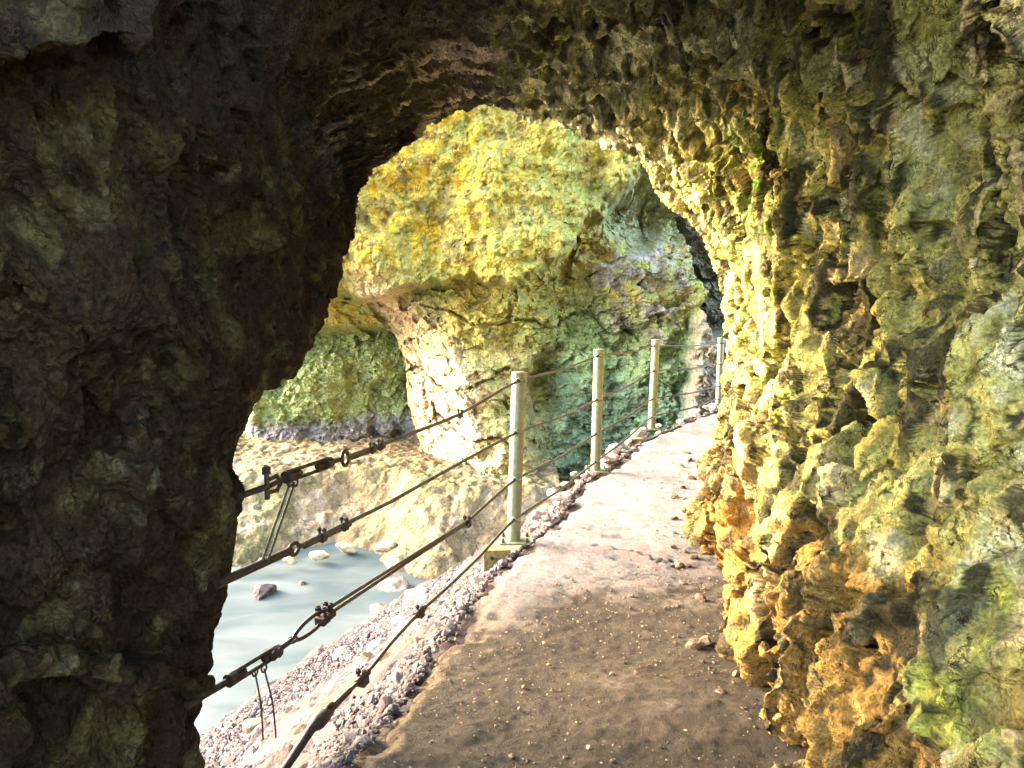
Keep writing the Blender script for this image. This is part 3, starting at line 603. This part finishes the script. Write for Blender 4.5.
for (b0, t0), lb in zip(post_px, post_lab):
    B = Vector(ground(b0[0], b0[1], .01)); T = Vector(at(t0[0], t0[1], B.y)); PB.append((B, T))
    e = bpy.data.objects.new('railing_post', None); link(e); e.location = B; tag(e, lb, 'post', 'steel posts of the railing along the path')
    ax = (T-B).normalized(); R = .045
    m = MB(); m.tube([B, B+ax*.02, T-ax*.012, T-ax*.004, T], [R, R, R, R*.93, R*.75], 24); m.build('pole', M_post, e)
    m = MB(); m.tube([T-ax*.03, T+ax*.004, T+ax*.010], [R+.004, R+.004, R*.8], 24); m.build('cap', M_post, e)
    m = MB(); m.box(B+Vector((.01, .0, .004)), AX, (.10, .085, .006)); bpn = m.build('base_plate', M_post, e, .002)
    for sx, sy in ((-1, -1), (-1, 1), (1, -1), (1, 1)):
        c0 = B+Vector((.01+sx*.078, sy*.065, .01)); m = MB(); m.tube([c0, c0+Vector((0, 0, .014))], .011, 6); m.tube([c0+Vector((0, 0, .012)), c0+Vector((0, 0, .028))], .006, 8); bo = m.build('bolt', M_steel, e)
R_ROPE = .0092
def hyper(pa, da, pb, db, px):
    t = (px-pa)/(pb-pa); return 1/((1-t)/da+t/db)
ANCH = [((266, 487), 2.72), ((238, 574), 2.62), ((205, 694), 2.55), ((322, 718), 2.88)]
_p, _d = on_slope(322, 718); ANCH[3] = ((322, 718), 3.08)
near_px = [[(517, 381), (460, 414), (410, 434), (375, 447), (345, 458), (300, 471), (266, 487)],
           [(515, 433), (440, 474), (390, 502), (345, 524), (296, 548), (262, 564), (238, 574)],
           [(514, 480), (467, 522), (400, 566), (327, 612), (300, 634), (262, 662), (205, 694)],
           [(513, 520), (480, 556), (450, 585), (420, 612), (392, 642), (365, 675), (322, 718)]]
rope_world = []
for k in range(4):
    pts = []
    (ax_, ay_), dA = ANCH[k]
    for (x, y) in near_px[k][::-1]:
        d = hyper(ax_, dA, near_px[k][0][0], PB[0][0].y-.05, x); pts.append(Vector(at(x, y, d)))
    for i in range(4):
        T_ = PB[i][0]; q = Vector(at(*rope_px[i][k], T_.y-.052))
        if i: 
            a = pts[-1]; mid_ = (a+q)/2; mid_.z -= .02; pts.append(mid_)
        else: pts.pop()
        pts.append(q)
    last = pts[-1]; pts.append(last+Vector((1.3, 1.1, -.03)))
    rope_world.append(pts)
def smooth_pts(pts, n=8):
    P_ = np.array([tuple(p) for p in pts], np.float32); return [Vector(p) for p in catmull(P_, np.linspace(0, len(P_)-1, (len(P_)-1)*n+1))]
def frame(t):
    up = Vector((0, 0, 1)); up = (up-t*up.dot(t)).normalized(); return t, up, t.cross(up)
def clampm(m, p, t, s=1.0):
    t, up, sd = frame(t)
    m.box(p-up*.012*s, (t, up, sd), (.017*s, .012*s, .016*s))
    for q in (-1, 1):
        c = p+sd*.012*s*q
        m.tube([c-up*.014*s, c+up*.034*s], .0055*s, 8); m.tube([c+up*.018*s, c+up*.029*s], .0105*s, 6)
    m.tube([p+sd*.012*s*math.cos(a)-up*(.016*s+.012*s*math.sin(a)) for a in np.linspace(0, math.pi, 9)], .0055*s, 8)
def on(k, px):                     # point and direction on cable k near pixel column px
    xy = near_px[k]; xs_ = [p[0] for p in xy][::-1]; ys_ = [p[1] for p in xy][::-1]
    def pt(x): return Vector(at(x, np.interp(x, xs_, ys_), hyper(ANCH[k][0][0], ANCH[k][1], xy[0][0], PB[0][0].y-.05, x)))
    p = pt(px); return p, (pt(px+6)-pt(px-6)).normalized()
def turnbuckle(e, k, x0, x1, s=1.0):
    a, t = on(k, x0); b, _ = on(k, x1); t, up, sd = frame((b-a).normalized()); Ln = (b-a).length
    m = MB()
    for q in (-1, 1): m.tube([a+up*.017*s*q, b+up*.017*s*q], .0075*s, 8)
    m.tube([a-t*.015, a+t*.02*s], .023*s, 10); m.tube([b-t*.02*s, b+t*.015], .023*s, 10)
    tb = m.build('turnbuckle', M_steel, e)
    for q0, q1 in ((a-t*.02, a+t*Ln*.30), (b+t*.02, b-t*Ln*.30)):
        m = MB(); m.tube([q0, q1], .011*s, 8); m.build('threaded_rod', M_steel, tb, origin=e.location)
    return a, b, t, up, sd
def cable_root(k, lb):
    e = bpy.data.objects.new('steel_cable', None); link(e); e.location = Vector(at(*ANCH[k][0], ANCH[k][1])); tag(e, lb, 'cable', 'steel cables strung between the rock and the posts'); return e
labs = ['topmost steel cable of the railing running from the pillar through the post tops', 'second steel cable from the top with a small ring near the rock pillar',
        'third steel cable with the big shackle loop and open turnbuckle above the river', 'lowest steel cable lying close to the gravel beside the path']
starts = [3, 3, 5, 2]
for k in range(4):
    e = cable_root(k, labs[k]); m = MB()
    # free rope begins where the hardware ends
    x0 = [348, 300, 467, 326][k]; p0, t0 = on(k, x0)
    pts = [p0]+[p for p in rope_world[k] if p.y > p0.y+.02]
    sp = smooth_pts(pts); m.tube(sp, R_ROPE, 8); m.build('rope', M_rope, e)
    for i in range(4):                         # eyelets on the posts
        q = Vector(at(*rope_px[i][k], PB[i][0].y-.052)); m = MB(); tdir = Vector((.35, 1, 0)).normalized()
        c0 = q; m.ring(c0, Vector((0, 0, 1)), Vector((tdir.y, -tdir.x, 0)), .016, .016, .005, 14); m.tube([q+Vector((0, .012, 0)), q+Vector((0, .11, 0))], .006, 8)
        m.tube([q+Vector((.018, .0, 0)), q+Vector((.045, .0, 0))], .012, 6)
        m.build('eyebolt', M_post, e)
    if k == 0:
        a, b, t, up, sd = turnbuckle(e, 0, 288, 328, 1.0)
        A = Vector(e.location)
        for q0, q1 in ((A+t*.02, a), (b, on(0, 340)[0])): m = MB(); m.tube([q0, q1], .010, 8); m.build('tie_bar', M_steel, e)
        m = MB(); c0 = A+t*.01
        m.tube([c0+up*.022-t*.01, c0+up*.026+t*.05, c0+t*.075, c0-up*.026+t*.05, c0-up*.022-t*.01], .008, 8)
        m.tube([c0+up*.075-t*.005, c0-up*.045-t*.005], .0095, 8); m.tube([c0+up*.045-t*.005, c0+up*.068-t*.005], .017, 6); m.tube([c0-t*.14, c0-t*.0], .012, 8)
        m.build('shackle', M_steel, e)
        p, t2 = on(0, 345); m = MB(); m.ring(p, t2, frame(t2)[1], .022, .030, .008); m.build('ring', M_steel, e)
        p1, t1 = on(0, 360); m = MB(); s0 = on(0, 350)[0]; s1 = on(0, 385)[0]; u = frame(t1)[1]; m.tube([s0-u*.012, s1-u*.014], .007, 8); m.build('rope_tail', M_rope, e)
        for x in (372, 380, 460):
            p, t2 = on(0, x); m = MB(); clampm(m, p, t2, .8); m.build('cable_clamp', M_steel, e)
    if k == 1:
        A = Vector(e.location); p, t2 = on(1, 294); m = MB(); m.tube([A-t2*.1, p-t2*.02], .0155, 10); m.build('tie_bar', M_steel, e)
        m = MB(); m.ring(p, t2, frame(t2)[1], .028, .022, .008); m.build('ring', M_steel, e)
        s0 = on(1, 304)[0]; s1 = on(1, 350)[0]; u = frame(t2)[1]; m = MB(); m.tube([s0-u*.010, s1-u*.012], .0105, 8); m.build('rope_tail', M_rope, e)
        for x in (322, 344):
            p, t2 = on(1, x); m = MB(); clampm(m, p, t2, .95); m.build('cable_clamp', M_steel, e)
    if k == 2:
        a, b, t, up, sd = turnbuckle(e, 2, 231, 276, 1.05)
        A = Vector(e.location); m = MB(); m.tube([A-t*.08, a], .0125, 10); m.build('tie_bar', M_steel, e); m = MB(); m.tube([b, on(2, 292)[0]], .011, 8)
        for q in (0, 1):
            c0 = b-t*(.03-.03*q); m.tube([c0+up*.0-sd*.02, c0+up*.0+sd*.02], .02, 8)
        m.build('tie_bar', M_steel, e)
        # thimble loop: teardrop of rope closed at the clamp
        l0, tl = on(2, 294); l1, _ = on(2, 329); t2, u2, s2 = frame((l1-l0).normalized()); Ln = (l1-l0).length
        m = MB(); loop = []
        for a_ in np.linspace(-math.pi*.93, math.pi*.93, 27):
            w = math.cos(a_/2); loop.append(l0+t2*(Ln*(1-abs(w)) if False else Ln*.5*(1-math.cos(a_)))+u2*.030*math.sin(a_)*(1.0 if abs(a_) < 1.8 else .9))
        m.tube(loop, .0085, 8, True); m.build('thimble_loop', M_steel, e)
        m = MB(); m.ring(l0-t2*.012, t2, s2, .020, .016, .007); m.build('eye', M_steel, e)
        q0, _ = on(2, 327); q1, _ = on(2, 467); m = MB()
        m.tube([q0+u2*.013, q1+u2*.004], .0085, 8); m.build('rope_strand', M_rope, e); m = MB(); m.tube([q0-u2*.013, q1-u2*.006], .0085, 8); m.build('rope_tail', M_rope, e)
        m = MB(); p, t2 = on(2, 322); clampm(m, p, t2, 1.35); clampm(m, on(2, 329)[0], t2, 1.2); m.build('cable_clamp', M_steel, e)
        m = MB(); clampm(m, on(2, 467)[0], t2, 1.15); m.build('cable_clamp', M_steel, e)
    if k == 3:
        A = Vector(e.location); m = MB(); dA = (on(3, 345)[0]-A).normalized(); m.tube([A+dA*.05, A+dA*.02, A-dA*.03, A-dA*.07, A-dA*.45-Vector((0, 0, .12))], [.014, .030, .034, .020, .012], 10); m.build('anchor_pin', M_steel, e); m = MB(); m.ring(A+dA*.05, dA, Vector((0, 0, 1)), .034, .024, .008); m.tube([A, on(3, 350)[0]], [.017, .013], 8); m.build('anchor', M_steel, e)
        for x, s in ((362, 1.35), (420, 1.1)):
            p, t2 = on(3, x); m = MB(); clampm(m, p, t2, s); m.tube([p-t2*.04, p+t2*.05], .016, 8); m.build('cable_clamp', M_steel, e)
# thin tie wires
def wire(p0px, d0, p1px, d1, lb, rad=.004, sag=0):
    m = MB(); a = Vector(at(*p0px, d0)); b = Vector(at(*p1px, d1)); mid_ = (a+b)/2+Vector((sag, 0, 0)); m.tube(smooth_pts([a, mid_, b]), rad, 8)
    m.ring(a, Vector((0, 0, 1)), Vector((.5, .8, 0)).normalized(), .016, .012, rad)
    o = m.build('tie_wire', M_steel, None, origin=a); tag(o, lb, 'wire', 'thin wires hanging from the turnbuckles')
d0 = hyper(266, 2.72, 517, 5.1, 290)
wire((290, 482), d0, (262, 562), 2.72, 'left strand of the two thin wires tied down from the top turnbuckle', .0045)
wire((295, 482), d0, (268, 560), 2.74, 'right strand of the two thin wires tied down from the top turnbuckle', .0045)
wire((255, 672), 2.83, (263, 740), 2.80, 'left dangling thin wire below the lowest open turnbuckle', .0035, .008)
wire((264, 668), 2.86, (276, 738), 2.86, 'right dangling thin wire below the lowest open turnbuckle', .0035, .010)
# steel brackets at the slab edge
def bracket(pxs, L, H, lb, rz):
    B = Vector(ground(*pxs, .0)); e = bpy.data.objects.new('edge_bracket', None); link(e); e.location = B; tag(e, lb, 'bracket')
    tx = Vector((math.cos(rz), math.sin(rz), 0)); ty = Vector((-tx.y, tx.x, 0)); z = Vector((0, 0, 1))
    m = MB(); V = [B+tx*a-z*c+ty*b for b in (-.006, .006) for a, c in ((0, 0), (L, 0), (L, H*.25), (L*.45, H*.45), (L*.12, H), (0, H))]
    m.add(V, [tuple(range(6)), tuple(range(6, 12))[::-1]]+[(i, (i+6), (i+1) % 6+6, (i+1) % 6) for i in range(6)]); m.build('web_plate', M_rust, e)
    m = MB(); m.box(B+tx*L*.5+ty*.045+z*.007, (tx, ty, z), (L*.5, .05, .005)); m.build('top_flange', M_rust, e)
    m = MB(); m.tube([B+tx*L*.3+ty*-.004-z*H*.2, B+tx*L*.3-ty*.02-z*H*.2], .012, 6); m.build('bolt', M_steel, e)
bracket((484, 552), .17, .20, 'olive brown steel bracket under the path edge beside the nearest post', math.radians(2))
bracket((629, 440), .16, .10, 'small rusty steel bracket at the path edge between the second and third posts', math.radians(5))
